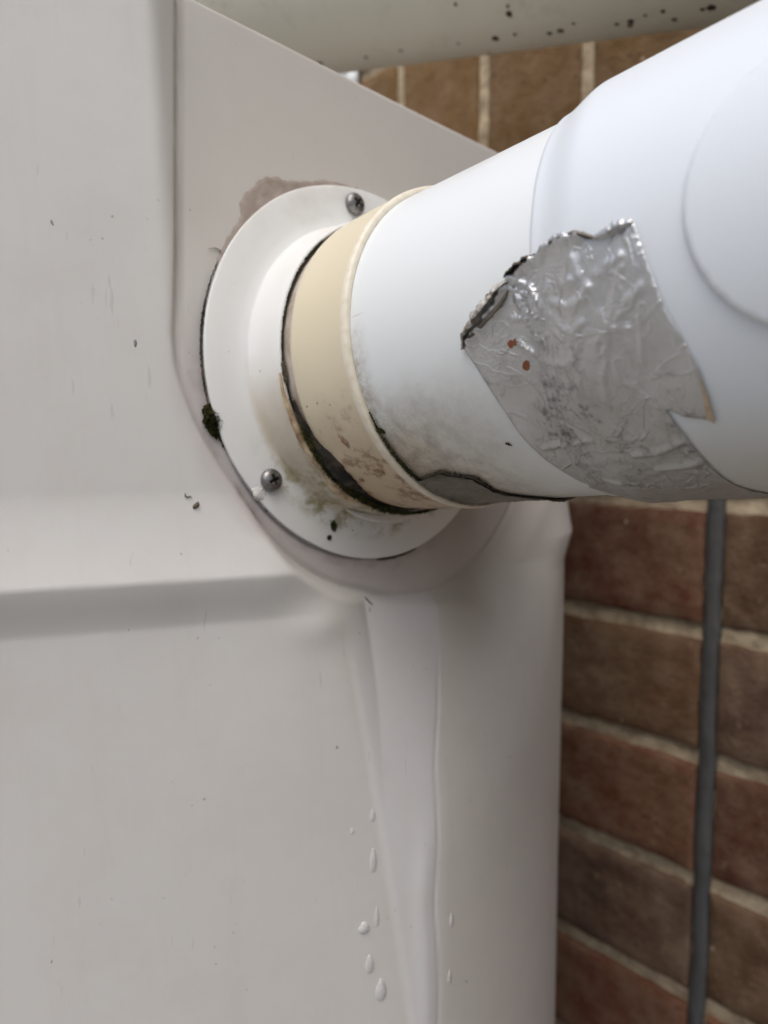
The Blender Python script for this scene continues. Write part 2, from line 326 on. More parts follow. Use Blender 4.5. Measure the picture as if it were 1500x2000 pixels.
def body_h(s, t):
    s = np.asarray(s, float); t = np.asarray(t, float)
    qx = CP.x + s * S.x + t * T.x; qy = CP.y + s * S.y + t * T.y; qz = CP.z + s * S.z + t * T.z
    h1 = ((P0.x - qx) * N1.x + (P0.y - qy) * N1.y) / N.dot(N1)
    # large rounded side
    ox, oy = qx - OC.x, qy - OC.y; A = N.x ** 2 + N.y ** 2; B = ox * N.x + oy * N.y; Cc = ox * ox + oy * oy - RC * RC
    h3 = (-B + np.sqrt(np.maximum(B * B - A * Cc, 1e-9))) / A + 3 * np.maximum(0, -.03 - s)
    # tapering flat between the two
    zw = qz - CH
    f = np.clip((zw + .07) / (-.15), -.25, 1.25)
    L = LT + (LB - LT) * f
    lx, ly = P0.x + D1.x * L, P0.y + D1.y * L
    dx, dy = P2.x - lx, P2.y - ly; nx, ny = dy, -dx
    hc = ((lx - qx) * nx + (ly - qy) * ny) / (N.x * nx + N.y * ny)
    hc = hc - .0025 * sstep(-.20, -.06, zw)
    h = smin(smin(h1, hc, .0012), h3, .0022)
    # horizontal rib round the whole casing
    zz = zw + h * N.z
    zr = -.0475
    up = np.clip((zr + .031 - zz) / .031, 0, 1) ** 1.5
    dn = np.clip((zz - (zr - .0165)) / .0165, 0, 1)
    rib = .0061 * np.minimum(up, dn * dn * (3 - 2 * dn) * .3 + dn * .7)
    # slight hollow under rib fades into the pocket
    fade = sstep(-.022, -.060, s) + sstep(.095, .125, s) * .8
    h = h + rib * np.clip(fade, 0, 1)
    ht = .0036 + .17 * np.maximum(0, -.087 - t) + .38 * np.maximum(0, -.014 - s) + .5 * np.maximum(0, t + .03)
    h = smin(h, ht, .010)
    # pocket for the pad
    scr = np.interp(t, [0, .0092, .0358, .0714, .1254], [-.0846, -.0852, -.0833, -.0808, -.0768])
    rad = np.hypot(s, t); ang = np.degrees(np.arctan2(t, s))
    Rb = np.interp(ang, [-180, -174, -168, -162, -157, -151, -145, -139, -131, -123, -110, -97, -83, -69, -45, 0], [.0846, .0832, .0818, .0806, .0797, .0790, .0788, .0795, .0812, .0835, .0865, .0888, .0940, .0996, .1030, .1080])
    d = np.where(s < 0, np.where(t > 0, scr - s, rad - Rb), np.where(t < 0, rad - Rb, -.02))
    d = np.where((s > 0), d - .2 * sstep(-.03, .0, t), d)
    kk = (.75 + .75 * sstep(-.03, -.08, t)) * (1 - .72 * sstep(.02, .065, s))
    dd = np.maximum(d, 0)
    ep = .0012 + .006 * sstep(.02, .065, s)
    pk = kk * (np.sqrt(dd * dd + ep ** 2) - ep)
    global LASTD; LASTD = d
    crease = -.0011 * np.exp(-(d / .0011) ** 2)            # fine groove where pad meets the body
    h = smin(h, pk, .0035 - .0010 * sstep(-.05, -.085, t)) + np.where(s < .1, crease, 0)
    # small lump where the rib dies out, gentle moulding unevenness
    h = h + .0016 * np.exp(-(((s + .038) / .012) ** 2 + ((t + .098) / .008) ** 2))
    h = h + .0003 * np.sin(s * 31 + 1.3 * np.sin(t * 23)) * np.cos(t * 27 + .7)
    # thin raised seam running down the side of the flat
    sl = np.interp(t, [-.2738, -.2174, -.1642, -.13, -.1033], [.0087, .0083, .0108, .0175, .0253]) + .0008 * np.sin(t * 40) + .0005 * np.sin(t * 95 + 1)
    h = h - .0005 * np.exp(-((s - sl) / .0006) ** 2) * sstep(-.11, -.14, t)
    h = h + .0007 * np.exp(-((s - sl + .006) / .004) ** 2) * sstep(-.18, -.21, t)
    return h
def spaced(pts):
    out = []
    for (a, b, n) in pts: out += list(np.linspace(a, b, n, endpoint=False))
    return out + [pts[-1][1]]
ss = spaced([(-.50, -.19, 40), (-.19, .115, 300), (.115, .205, 60)])
TTOP = lambda s: .1216 - .079 * s
tt = spaced([(-1.12, -.24, 60), (-.24, .1150, 330)])
rowsT = [('abs', v) for v in tt]
vs = []; nS = len(ss); ssn = np.array(ss)
def seedn(x, y): return noise.noise(Vector((x, y, 0)))
rows = []
for j, t_ in enumerate(tt):
    # stretch the last rows to the slightly rising rim
    tv = t_ + np.clip((t_ - .05) / .065, 0, 1) * (np.array([TTOP(s) for s in ss]) - .1150)
    hv = body_h(ssn, tv); rows.append((ssn, tv, hv))
tv = rows[-1][1]; hv = rows[-1][2]
for (da, db) in ((.0006, .0002), (.0011, .0007), (.0014, .0014), (.0016, .004), (.0016, .02), (.0010, .30)):   # rolled rim, then the lid
    rows.append((ssn, tv + da, hv - db))
for (a, b, c) in rows:
    vs += list(zip(a, b, c))
fs = []
for j in range(len(rows) - 1):
    for i in range(nS - 1):
        k = j * nS + i; fs.append((k, k + 1, k + nS + 1, k + nS))
# side walls back to the rear plane and the back
nR = len(rows)
def col_back(i, flip):
    base = len(vs)
    for j in range(nR): v = vs[j * nS + i]; vs.append((v[0], v[1], min(v[2], -.0) - .32 if j < nR - 1 else v[2]))
    for j in range(nR - 1):
        a, b = j * nS + i, (j + 1) * nS + i; c, d = base + j, base + j + 1
        fs.append((a, b, d, c) if flip else (a, c, d, b))
    return base
b0 = col_back(0, False); b1 = col_back(nS - 1, True)
casing = thing('plastic_casing', 'cream moulded plastic casing with rounded corner and horizontal rib behind the flange', 'casing', (CP.x, CP.y, 0))
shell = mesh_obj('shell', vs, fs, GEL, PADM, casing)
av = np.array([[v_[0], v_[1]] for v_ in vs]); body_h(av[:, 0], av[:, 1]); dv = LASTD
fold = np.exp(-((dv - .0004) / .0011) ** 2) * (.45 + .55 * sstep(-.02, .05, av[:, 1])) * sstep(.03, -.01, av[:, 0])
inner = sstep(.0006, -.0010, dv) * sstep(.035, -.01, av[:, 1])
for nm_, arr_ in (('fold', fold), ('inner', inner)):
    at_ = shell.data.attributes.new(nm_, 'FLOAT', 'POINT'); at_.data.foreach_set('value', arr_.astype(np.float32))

def body_at(x, y):
    d = ray(x, y); inv = PADM.inverted(); o = inv @ CAM; dd = inv.to_3x3() @ d
    lo, hi = 0.15, None; prev = None
    k = .15
    while k < .7:
        p = o + dd * k
        g = p.z - float(body_h(p.x, p.y))
        if g < 0: break
        prev = k; k += .002
    a, b = prev, k
    for _ in range(30):
        mm = (a + b) / 2; p = o + dd * mm
        if p.z - float(body_h(p.x, p.y)) > 0: a = mm
        else: b = mm
    p = o + dd * a
    e = 1e-4; gx = (float(body_h(p.x + e, p.y)) - float(body_h(p.x - e, p.y))) / (2 * e); gy = (float(body_h(p.x, p.y + e)) - float(body_h(p.x, p.y - e))) / (2 * e)
    return p, Vector((-gx, -gy, 1)).normalized()

# thin patch meshes ------------------------------------------------------------
def patch(poly, step, f):
    """fill a 2D outline with a fine triangulation and lift it with f(u,v,dist_to_edge) -> point"""
    P = [Vector(p) for p in poly]
    dense = []
    for i in range(len(P)):
        a, b = P[i], P[(i + 1) % len(P)]; n = max(1, int((b - a).length / step))
        for k in range(n): dense.append(a.lerp(b, k / n))
    arr = np.array([[p.x, p.y] for p in dense]); nd = len(arr)
    x0, y0 = arr.min(0); x1, y1 = arr.max(0)
    gx, gy = np.meshgrid(np.arange(x0, x1, step), np.arange(y0, y1, step)); g = np.stack([gx.ravel(), gy.ravel()], 1)
    g = g + np.array([[random.uniform(-.2, .2) * step, random.uniform(-.2, .2) * step] for _ in range(len(g))])
    inside = np.zeros(len(g), bool); mind = np.full(len(g), 1e9)
    for i in range(nd):
        a = arr[i]; b = arr[(i + 1) % nd]
        c = ((a[1] > g[:, 1]) != (b[1] > g[:, 1]))
        with np.errstate(divide='ignore', invalid='ignore'):
            xi = (b[0] - a[0]) * (g[:, 1] - a[1]) / (b[1] - a[1] + 1e-30) + a[0]
        inside ^= c & (g[:, 0] < xi)
        mind = np.minimum(mind, np.hypot(g[:, 0] - a[0], g[:, 1] - a[1]))
    keep = inside & (mind > step * .55)
    pts = [Vector(p) for p in arr] + [Vector(p) for p in g[keep]]
    dist = [0.0] * nd + list(mind[keep])
    v, e, fcs, ov, oe, of = delaunay_2d_cdt(pts, [], [list(range(nd))], 1, 1e-7)
    dd = [min((dist[k] for k in ov[i]), default=0) for i in range(len(v))]
    return [f(p.x, p.y, dd[i]) for i, p in enumerate(v)], [tuple(q) for q in fcs], v
def solidify(o, th, off=-1):
    md = o.modifiers.new('thick', 'SOLIDIFY'); md.thickness = th; md.offset = off
def nz(x, y, z=0): return noise.noise(Vector((x, y, z)))
def fbm(x, y, z=0): return noise.fractal(Vector((x, y, z)), .7, 2.1, 5)

# ------------------------------------------------------------------ flange
flange = thing('pipe_flange', 'round white plastic flange with raised hub screwed to the casing around the pipe', 'flange', CP)
prof = [(.054, .0000), (.054, -.0018), (.0756, -.0018), (.0761, -.0015), (.0762, -.0006), (.0760, -.0001), (.0756, 0), (.0752, .0001), (.0700, .0003), (.0640, .0006), (.0604, .0010), (.0596, .0014), (.0590, .0024), (.0586, .0045), (.0582, .0090), (.0578, .0140), (.0574, .0164), (.0569, .0174), (.0564, .0176), (.0559, .0174), (.0555, .0166), (.0554, .0120), (.0545, .0120)]
v, f = lathe(prof, 256, .00018)
mesh_obj('plate', v, f, FLG, AXM, flange)
import math as _m
def crisp(o, deg):
    o.data.set_sharp_from_angle(angle=R_(deg)); return o
crisp(bpy.data.objects['plate'], 28)
def dome(name, px, py, r, parent, spin, tilt=0):
    d = ray(px, py); k = (CF + N * .0012 - CAM).dot(N) / d.dot(N); P = CAM + d * k; q = AXM.inverted() @ P
    bm = bmesh.new(); seg = 48; ringsv = []
    pr = [(1.0, -.10), (1.0, .08), (.985, .16), (.94, .27), (.86, .37), (.74, .46), (.58, .53), (.40, .575), (.2, .6)]
    for (a, h) in pr:
        ringsv.append([bm.verts.new((a * r * math.cos(2 * math.pi * k / seg), a * r * math.sin(2 * math.pi * k / seg), h * r)) for k in range(seg)])
    for i in range(len(pr) - 1):
        for k in range(seg): bm.faces.new((ringsv[i][k], ringsv[i][(k + 1) % seg], ringsv[i + 1][(k + 1) % seg], ringsv[i + 1][k]))
    # cross recess: sink the inner verts that lie inside a plus
    bm.faces.new(ringsv[-1]);
    bmesh.ops.triangulate(bm, faces=[bm.faces[:][-1]]) if False else None
    M = Matrix.Translation(P) @ AXM.to_3x3().to_4x4() @ Matrix.Rotation(spin, 4, 'Z') @ Matrix.Rotation(tilt, 4, 'X')
    o = bm_obj('screw', bm, STEEL, M, parent)
    # recess: a cross shaped dark insert, with sloped sides, sunk into a boolean cut
    bm = bmesh.new(); a, b = .60 * r, .165 * r
    cross = [(b, b), (b, a), (-b, a), (-b, b), (-a, b), (-a, -b), (-b, -b), (-b, -a), (b, -a), (b, -b), (a, -b), (a, b)]
    cross = cross[::1]
    top_ = [bm.verts.new((x, y, .75 * r)) for x, y in cross]; bot_ = [bm.verts.new((x * .45, y * .6, .12 * r)) for x, y in cross]
    bm.faces.new(top_); bm.faces.new(bot_[::-1])
    for i in range(12): bm.faces.new((top_[i], bot_[i], bot_[(i + 1) % 12], top_[(i + 1) % 12]))
    bmesh.ops.recalc_face_normals(bm, faces=bm.faces)
    cutter = bm_obj('cutter', bm, RECD, M, None, False)
    md = o.modifiers.new('cut', 'BOOLEAN'); md.operation = 'DIFFERENCE'; md.object = cutter; md.solver = 'EXACT'; md.material_mode = 'TRANSFER'
    bpy.context.view_layer.update()
    dg = bpy.context.evaluated_depsgraph_get(); me = bpy.data.meshes.new_from_object(o.evaluated_get(dg))
    o.modifiers.clear(); o.data = me
    bpy.data.objects.remove(cutter)
    return o
dome('screw', 530, 938, .0043, flange, .35)['label'] = 'steel cross-head screw at lower left of flange'
dome('screw', 693, 399, .0045, flange, .9)['label'] = 'steel cross-head screw at top of flange'

# gunk ring in the groove between hub and collar
def groove(name, a0, a1, rfun, mat, parent, R0=.0565, aa=.0165, seg=220, nz_=.0006, seed=0.0, sec=12):
    vs, fs = [], []
    for i in range(seg + 1):
        u = i / seg; th = a0 + (a1 - a0) * u; rr = rfun(u)
        for k in range(sec):
            ph = 2 * math.pi * k / sec
            n_ = 1 + .55 * fbm(u * seg / 30 + seed, math.cos(ph) * 1.3, math.sin(ph) * 1.3 + seed)
            r = R0 + rr[0] * math.cos(ph) * n_ + rr[2]; a = aa + rr[1] * math.sin(ph) * n_ + rr[3]
            vs.append((r * math.cos(th), r * math.sin(th), a))
    for i in range(seg):
        for k in range(sec):
            fs.append((i * sec + k, i * sec + (k + 1) % sec, (i + 1) * sec + (k + 1) % sec, (i + 1) * sec + k))
    fs.append(tuple(range(sec))[::-1]); fs.append(tuple(seg * sec + k for k in range(sec)))
    return mesh_obj(name, vs, fs, mat, AXM, parent)
D = math.radians
bulge = lambda u, c, w_: math.exp(-((u - c) / w_) ** 2)
groove('grime', D(196), D(292), lambda u: (.0005 + .0022 * bulge(u, .33, .17) + .0008 * bulge(u, .75, .22), .0006 + .0056 * bulge(u, .32, .15) + .0026 * bulge(u, .68, .20), .0001, .0008 + .0042 * bulge(u, .34, .22)), GRIME, flange, R0=.0558, aa=.0182, seed=3)
groove('grime', D(108), D(200), lambda u: (.0004, .0004, 0, 0), GRIME, flange, R0=.0556, aa=.0172, seed=8, sec=8)
groove('sealant_bead', D(186), D(262), lambda u: (.0010 * math.sin(math.pi * u) + .0003, .0012 * math.sin(math.pi * u) + .0003, .0006, -.0006), AMB, flange, R0=.0570, aa=.0180, seed=12)
groove('sealant_bead', D(226), D(246), lambda u: (.0018 * math.sin(math.pi * u) + .0002, .0022 * math.sin(math.pi * u) + .0002, .0004, -.0008), AMB, flange, R0=.0578, aa=.0170, seed=15, seg=60)
groove('sealant_bead', D(248), D(296), lambda u: (.0026 * math.sin(math.pi * u) + .0002, .0020 * math.sin(math.pi * u) + .0002, .0004, 0), CSEAL, flange, R0=.0592, aa=.0055, seed=22, seg=80)
groove('sealant_bead', D(216), D(222), lambda u: (.0026 * math.sin(math.pi * u) ** .6 + .0002, .0007 * math.sin(math.pi * u) ** .6, 0, 0), CSEAL, flange, R0=.0742, aa=-.0002, seed=31, seg=40, sec=24)

# ------------------------------------------------------------------ drain pipe
pipe = thing('drain_pipe', 'white plastic drain pipe with cream collar running out of the round flange', 'pipe', CF)
v, f = lathe([(.0540, -.001), (.0545, .010), (.0548, .0265)], 192, .0003); mesh_obj('sleeve', v, f, SLEEVE, AXM, pipe)
v, f = lathe([(.0535, .0225), (.0556, .0225), (.0562, .0232), (.0565, .0245), (.0568, .0300), (.0570, .0420), (.0572, .0515), (.0575, .0535), (.0573, .0545), (.0568, .0550), (.0554, .0551), (.0548, .0545)], 192, .0001)
mesh_obj('collar', v, f, CREAM, AXM, pipe)
PR = .0552
v, f = lathe([(.0549, .030), (PR, .0535), (PR, .0600), (PR, .07), (PR, .09), (PR, .11), (PR, .135)], 192); mesh_obj('pipe_length', v, f, PVC, AXM, pipe)
OFF = .0011
def RS(a):      # radius profile of pipe + socket
    return PR + (.0028 + .0004) * float(sstep(.1175, .1305, np.array(a)))
pf = [(.0549, .1160), (.0556, .1163), (.0560, .1172)] + [(.0560 + .0024 * float(sstep(.118, .131, np.array(a))), a) for a in np.linspace(.118, .132, 14)] + [(.0585, .15), (.0585, .20), (.0586, .26), (.0586, .50), (.055, .502)]
def tilt_(th): return .014 * math.cos(th - R_(175)) - .005      # the fitting's mouth sits a little askew
def lathe_off(prof):
    v, f = lathe(prof, 256)
    return [(x, y + OFF * float(sstep(.112, .130, np.array(z))), z + tilt_(math.atan2(y, x)) * float(sstep(.17, .14, np.array(z)))) for x, y, z in v], f
v, f = lathe_off(pf); mesh_obj('socket_fitting', v, f, FIT, AXM, pipe)
INV = AXM.inverted(); O_ = INV @ CAM
def pipe_uv(x, y, lift=0):
    """(axis distance, arc angle) of the pipe surface seen at a photo position"""
    d = INV.to_3x3() @ ray(x, y); a = .1; th_ = R_(190)
    for _ in range(14):
        R = surfR(a, th_) + lift; off = surfO(a)
        oy = O_.y - off
        A = d.x ** 2 + d.y ** 2; B = O_.x * d.x + oy * d.y; C = O_.x ** 2 + oy ** 2 - R * R
        disc = max(B * B - A * C, 0); k = (-B - math.sqrt(disc)) / A
        p = O_ + d * k; a = p.z; th_ = math.atan2(p.y - surfO(a), p.x)
    return a, math.atan2(p.y - surfO(a), p.x) % (2 * math.pi)
def surfR(a, th=R_(220)):
    a = a - tilt_(th) * float(sstep(.17, .14, np.array(a)))
    if a < .1160: return PR
    return .0560 + .0025 * float(sstep(.118, .131, np.array(a)))
def surfO(a): return OFF * float(sstep(.112, .130, np.array(a)))
def pipe_pt(a, th, lift):
    r = surfR(a, th) + lift; return (r * math.cos(th), r * math.sin(th) + surfO(a), a)
KR = .056
def uv(x, y): a, th = pipe_uv(x, y); return (a, th * KR)
# access cap on the side of the fitting
arc = [(1335, 430), (1500, 635), (1375, 543), (1350, 300)]
ca = [uv(*p) for p in arc]
def circ3(p, q, r):
    (ax, ay), (bx, by), (cx, cy) = p, q, r
    d = 2 * (ax * (by - cy) + bx * (cy - ay) + cx * (ay - by))
    ux = ((ax * ax + ay * ay) * (by - cy) + (bx * bx + by * by) * (cy - ay) + (cx * cx + cy * cy) * (ay - by)) / d
    uy = ((ax * ax + ay * ay) * (cx - bx) + (bx * bx + by * by) * (ax - cx) + (cx * cx + cy * cy) * (bx - ax)) / d
    return ux, uy, math.hypot(ax - ux, ay - uy)
cx_, cy_, cr_ = circ3(uv(1334, 400), uv(1500, 635), uv(1385, 555))
print('cap', cx_, cy_ / KR, cr_)
poly = [(cx_ + cr_ * math.cos(2 * math.pi * k / 96), cy_ + cr_ * math.sin(2 * math.pi * k / 96)) for k in range(96)]
def capf(a, c, e): return pipe_pt(a, c / KR, .0002 + .0013 * float(sstep(0, .0010, np.array(e))))
v, f, _ = patch(poly, .0009, capf); mesh_obj('access_cap', v, f, FIT, AXM, pipe)

# ------------------------------------------------------------------ foil tape
outline = [(1240, 433), (1262, 500), (1285, 560), (1300, 600), (1335, 660), (1368, 722), (1385, 770), (1398, 822), (1375, 815), (1340, 812), (1300, 796), (1340, 850), (1385, 905), (1415, 932), (1438, 946)]
right_uv = [uv(*p) for p in outline]
left = [(1138, 940), (1110, 925), (1060, 890), (1020, 850), (990, 805), (960, 760), (935, 720), (907, 678)]
left_uv = [uv(*p) for p in left]
topedge = [(918, 662), (925, 650), (938, 640), (950, 615), (966, 600), (972, 580), (985, 565), (1000, 540), (1018, 530), (1030, 518), (1045, 505), (1056, 500), (1065, 485), (1075, 478), (1090, 465), (1110, 463), (1130, 458), (1148, 462), (1165, 460), (1176, 452), (1190, 450), (1205, 443), (1222, 440)]
top_uv = [uv(*p) for p in topedge]
wrap = [(right_uv[-1][0] + .004, right_uv[-1][1] + .012), (right_uv[-1][0] + .002, right_uv[-1][1] + .045), (left_uv[0][0] + .012, left_uv[0][1] + .045), (left_uv[0][0] + .005, left_uv[0][1] + .012)]
poly = right_uv + wrap + left_uv + top_uv
def seglist(pl): 
    q = [uv(*p) for p in pl]; return [(np.array(q[i]), np.array(q[i + 1])) for i in range(len(q) - 1)]
WR = []
def wr(pl, wdt, hgt): 
    for s_ in seglist(pl): WR.append((s_[0], s_[1], wdt, hgt))
wr([(1003, 545), (1038, 562), (1058, 598), (1065, 630)], .00055, .0011)
for k, (o, h_) in enumerate(((-12, .0008), (-4, .0010), (5, .0009), (14, .0007), (22, .0004))):
    wr([(1010 + o, 560), (1040 + o, 615), (1062 + o + 3, 668), (1072 + o, 720), (1084 + o, 765), (1098 + o, 825), (1118 + o, 868), (1146 + o, 908), (1172 + o, 938)], .00042, h_)
wr([(1016, 668), (1038, 684), (1062, 702), (1078, 705)], .0006, .0010)
wr([(1078, 705), (1105, 712), (1125, 700), (1132, 672), (1128, 645)], .0007, .0006)
for q in ((1168, 668), (1186, 690), (1176, 610), (1210, 560), (1205, 600), (1215, 520), (1232, 640)): wr([(1190, 640), q], .0007, .0007)
wr([(1062, 872), (1085, 868), (1106, 862)], .0006, .0009); wr([(1122, 862), (1140, 857), (1157, 858)], .0006, .0009)
wr([(1238, 885), (1290, 878), (1332, 860)], .0008, .0010); wr([(1285, 912), (1330, 908), (1368, 900)], .0008, .0009)
wr([(1252, 590), (1254, 650), (1258, 712)], .0005, .0005)
wr([(1080, 590), (1110, 600), (1140, 585), (1150, 560)], .0010, .0008); wr([(1185, 520), (1205, 512), (1215, 500)], .0009, .0008)
wr([(1165, 535), (1200, 530), (1213, 548), (1212, 600)], .0008, .0006)
wr([(1070, 560), (1062, 590), (1080, 640), (1100, 660)], .0009, .0007); wr([(1255, 560), (1225, 590), (1200, 635)], .0012, .0007)
wr([(1200, 700), (1215, 740), (1235, 755)], .0006, .0006); wr([(1190, 690), (1180, 740), (1190, 790)], .0007, .0005)
wr([(1240, 750), (1280, 790), (1300, 797)], .0007, .0006); wr([(1135, 720), (1140, 780), (1160, 830)], .0006, .0005)
wr([(1075, 610), (1100, 640), (1120, 650), (1140, 630)], .0008, .0007); wr([(1000, 620), (1030, 625), (1045, 640)], .0005, .0006)
wr([(1120, 505), (1130, 540), (1100, 560)], .0012, .0007); wr([(1170, 925), (1190, 935), (1215, 940)], .0006, .0007)
WRN = np.array([[*a, *b, w_, h_] for a, b, w_, h_ in WR])
tw = np.array(top_uv[:17])
def foil_lift(a, c, e):
    p = np.array([a, c]); A_ = WRN[:, 0:2]; B_ = WRN[:, 2:4]; AB = B_ - A_
    t = np.clip(((p - A_) * AB).sum(1) / (AB * AB).sum(1), 0, 1); d = np.hypot(*(p - (A_ + AB * t[:, None])).T)
    ridge = (WRN[:, 5] * np.exp(-(d / WRN[:, 4]) ** 2)).max()
    et = np.hypot(tw[:, 0] - a, tw[:, 1] - c).min()                       # lifted along the torn top edge
    lift = .0020 * math.exp(-(et / .0020) ** 2) * (1 + .6 * nz(a * 400, c * 400, 3))
    cr = .00040 * max(0, fbm(a * 90, c * 90, 1.7) + .1) + .00012 * abs(nz(a * 420, c * 300, 5))
    edge = float(sstep(0, .0012, np.array(e)))
    return .00035 + ridge * .95 * (.4 + .6 * edge) + lift + cr * (.3 + .7 * edge)
foil = thing('foil_tape', 'large crinkled silver foil tape patch wrapped around the white pipe joint', 'tape', AXM @ Vector(pipe_pt(.125, uv(1150, 700)[1] / KR, 0)))
v, f, _ = patch(poly, .00065, lambda a, c, e: pipe_pt(a, c / KR, foil_lift(a, c, e)))
o = mesh_obj('foil_sheet', v, f, FOIL, AXM, foil); solidify(o, .00012, 0)
# folded, torn lip along the upper-left edge
def lip(pts, wid, hgt, mat, seed, curl=1.0):
    q = [uv(*p) for p in pts]; q = [Vector(p) for p in q]; pl = []
    for i in range(len(q) - 1):
        for k in range(9): pl.append(q[i].lerp(q[i + 1], k / 9))
    pl.append(q[-1]); n = len(pl); vs, fs = [], []; sec = 7
    for i, p in enumerate(pl):
        tdir = (pl[min(i + 1, n - 1)] - pl[max(i - 1, 0)]).normalized(); nd = Vector((-tdir.y, tdir.x))
        u = i / (n - 1); env = math.sin(math.pi * min(max(u, .03), .97)) ** .5
        ww = wid * env * (1 + .45 * nz(i * .35, seed) + .25 * nz(i * 1.7, seed)); hh = hgt * env * (1 + .4 * nz(i * .3, seed + 5))
        for k in range(sec):
            ph = k / (sec - 1); cc = p + nd * (ww * math.sin(ph * math.pi * .95 * curl) * .9 - ww * .15) 
            vs.append(pipe_pt(cc.x, cc.y / KR, .0005 + hh * (1 - math.cos(ph * math.pi * .95 * curl)) * .5 + .0002 * nz(i * .8, k, seed)))
    for i in range(n - 1):
        for k in range(sec - 1): fs.append((i * sec + k, i * sec + k + 1, (i + 1) * sec + k + 1, (i + 1) * sec + k))
    o = mesh_obj('torn_lip', vs, fs, mat, AXM, foil); solidify(o, .0002, 0); return o
lip([(909, 682), (922, 655), (945, 625), (968, 595), (985, 570), (1002, 548)], -.0032, .0038, BACK, 1)
lip([(905, 680), (920, 662), (950, 628), (985, 590), (1003, 556)], .0011, .0016, DFOIL, 9)
lip([(990, 545), (1010, 535), (1030, 520), (1050, 500)], -.0016, .0032, GRIME, 2)
lip([(1050, 510), (1070, 487), (1095, 468), (1125, 460)], -.0014, .0016, FOIL, 3)
lip([(1100, 466), (1130, 459), (1150, 464), (1170, 468)], -.0008, .0018, DFOIL, 4)
lip([(1160, 470), (1190, 462), (1215, 446), (1240, 436)], -.0022, .0014, FOIL, 6)
# rust marks and brown folded tip
def blob2d(cx, cy, rx, ry, rot, n=20, j=.25, seed=0):
    return [(cx + (1 + j * nz(math.cos(2 * math.pi * k / n) * 1.5 + seed, math.sin(2 * math.pi * k / n) * 1.5, seed)) * (rx * math.cos(2 * math.pi * k / n) * math.cos(rot) - ry * math.sin(2 * math.pi * k / n) * math.sin(rot)),
             cy + (1 + j * nz(math.cos(2 * math.pi * k / n) * 1.5 + seed, math.sin(2 * math.pi * k / n) * 1.5, seed)) * (rx * math.cos(2 * math.pi * k / n) * math.sin(rot) + ry * math.sin(2 * math.pi * k / n) * math.cos(rot))) for k in range(n)]
for (x, y, r, s_) in ((1000, 671, 6.5, 1), (1009, 668, 6, 2), (1030, 713, 8, 4)):
    p = [uv(*q) for q in blob2d(x, y, r, r * 1.2, 0, seed=s_)]
    v, f, _ = patch(p, .0005, lambda a, c, e: pipe_pt(a, c / KR, foil_lift(a, c, .01) + .00010)); mesh_obj('rust_spot', v, f, RUST, AXM, foil)
p = [uv(*q) for q in [(1369, 733), (1380, 760), (1392, 795), (1400, 824), (1382, 812), (1378, 780)]]
v, f, _ = patch(p, .0007, lambda a, c, e: pipe_pt(a, c / KR, foil_lift(a, c, 0) + .0004)); mesh_obj('brown_tip', v, f, AMB, AXM, foil)

# small dirty tape scrap underneath
scrap = thing('tape_scrap', 'small blackened scrap of foil tape under the pipe next to the collar', 'tape', AXM @ Vector(pipe_pt(.065, uv(900, 950)[1] / KR, 0)))
pu = [(818, 935), (835, 930), (862, 921), (880, 925), (925, 931), (945, 943), (965, 954), (985, 960)]
pq = [uv(*q) for q in pu]
pl2 = pq + [(pq[-1][0] + .010, pq[-1][1] + .010), (pq[-1][0] + .006, pq[-1][1] + .035), (pq[0][0] + .001, pq[-1][1] + .035), (.0562, pq[0][1] + .02), (.0562, pq[0][1] + .004)]
v, f, _ = patch(pl2, .0007, lambda a, c, e: pipe_pt(a, c / KR, .0003 + .0009 * math.exp(-(e / .0012) ** 2) + .0004 * abs(fbm(a * 300, c * 300))))
o = mesh_obj('foil_sheet', v, f, DFOIL, AXM, scrap); solidify(o, .00015, 0)
def tubeline(name, pts, r, mat, parent, M, jit=0, sec=6, sub=6, seed=0):
    P = [Vector(p) for p in pts]; pl = []
    for i in range(len(P) - 1):
        for k in range(sub): pl.append(P[i].lerp(P[i + 1], k / sub))
    pl.append(P[-1]); n = len(pl); vs, fs = [], []
    for i, p in enumerate(pl):
        t = (pl[min(i + 1, n - 1)] - pl[max(i - 1, 0)]).normalized(); a = t.orthogonal().normalized(); b = t.cross(a)
        e = math.sin(math.pi * min(max(i / (n - 1), .05), .95)) ** .5
        rr = r * e * (1 + jit * nz(i * .7, seed, 1)); pj = p + Vector((nz(i * .6, seed, 2), nz(i * .6, seed, 3), nz(i * .6, seed, 4))) * r * jit
        for k in range(sec):
            ph = 2 * math.pi * k / sec; q = 1 + jit * .5 * nz(i * .9, k, seed)
            vs.append(pj + (a * math.cos(ph) + b * math.sin(ph)) * rr * q)
    for i in range(n - 1):
        for k in range(sec): fs.append((i * sec + k, i * sec + (k + 1) % sec, (i + 1) * sec + (k + 1) % sec, (i + 1) * sec + k))
    fs.append(tuple(range(sec))[::-1]); fs.append(tuple((n - 1) * sec + k for k in range(sec)))
    return mesh_obj(name, vs, fs, mat, M, parent)
def onpipe(pts, lift): return [pipe_pt(uv(*p)[0], uv(*p)[1] / KR, lift) for p in pts]
tubeline('grimy_edge', onpipe([(816, 932), (838, 926), (862, 918), (885, 921), (905, 927), (930, 929), (948, 941), (968, 955), (1000, 965), (1030, 968)], .0007), .00045, GRIME, scrap, AXM, 1.1, seed=2)
def arcpts(th0, th1, r, a, n=14): return [(r * math.cos(th0 + (th1 - th0) * k / n), r * math.sin(th0 + (th1 - th0) * k / n), a) for k in range(n + 1)]
e0 = uv(735, 850)[1] / KR; e1 = uv(830, 940)[1] / KR
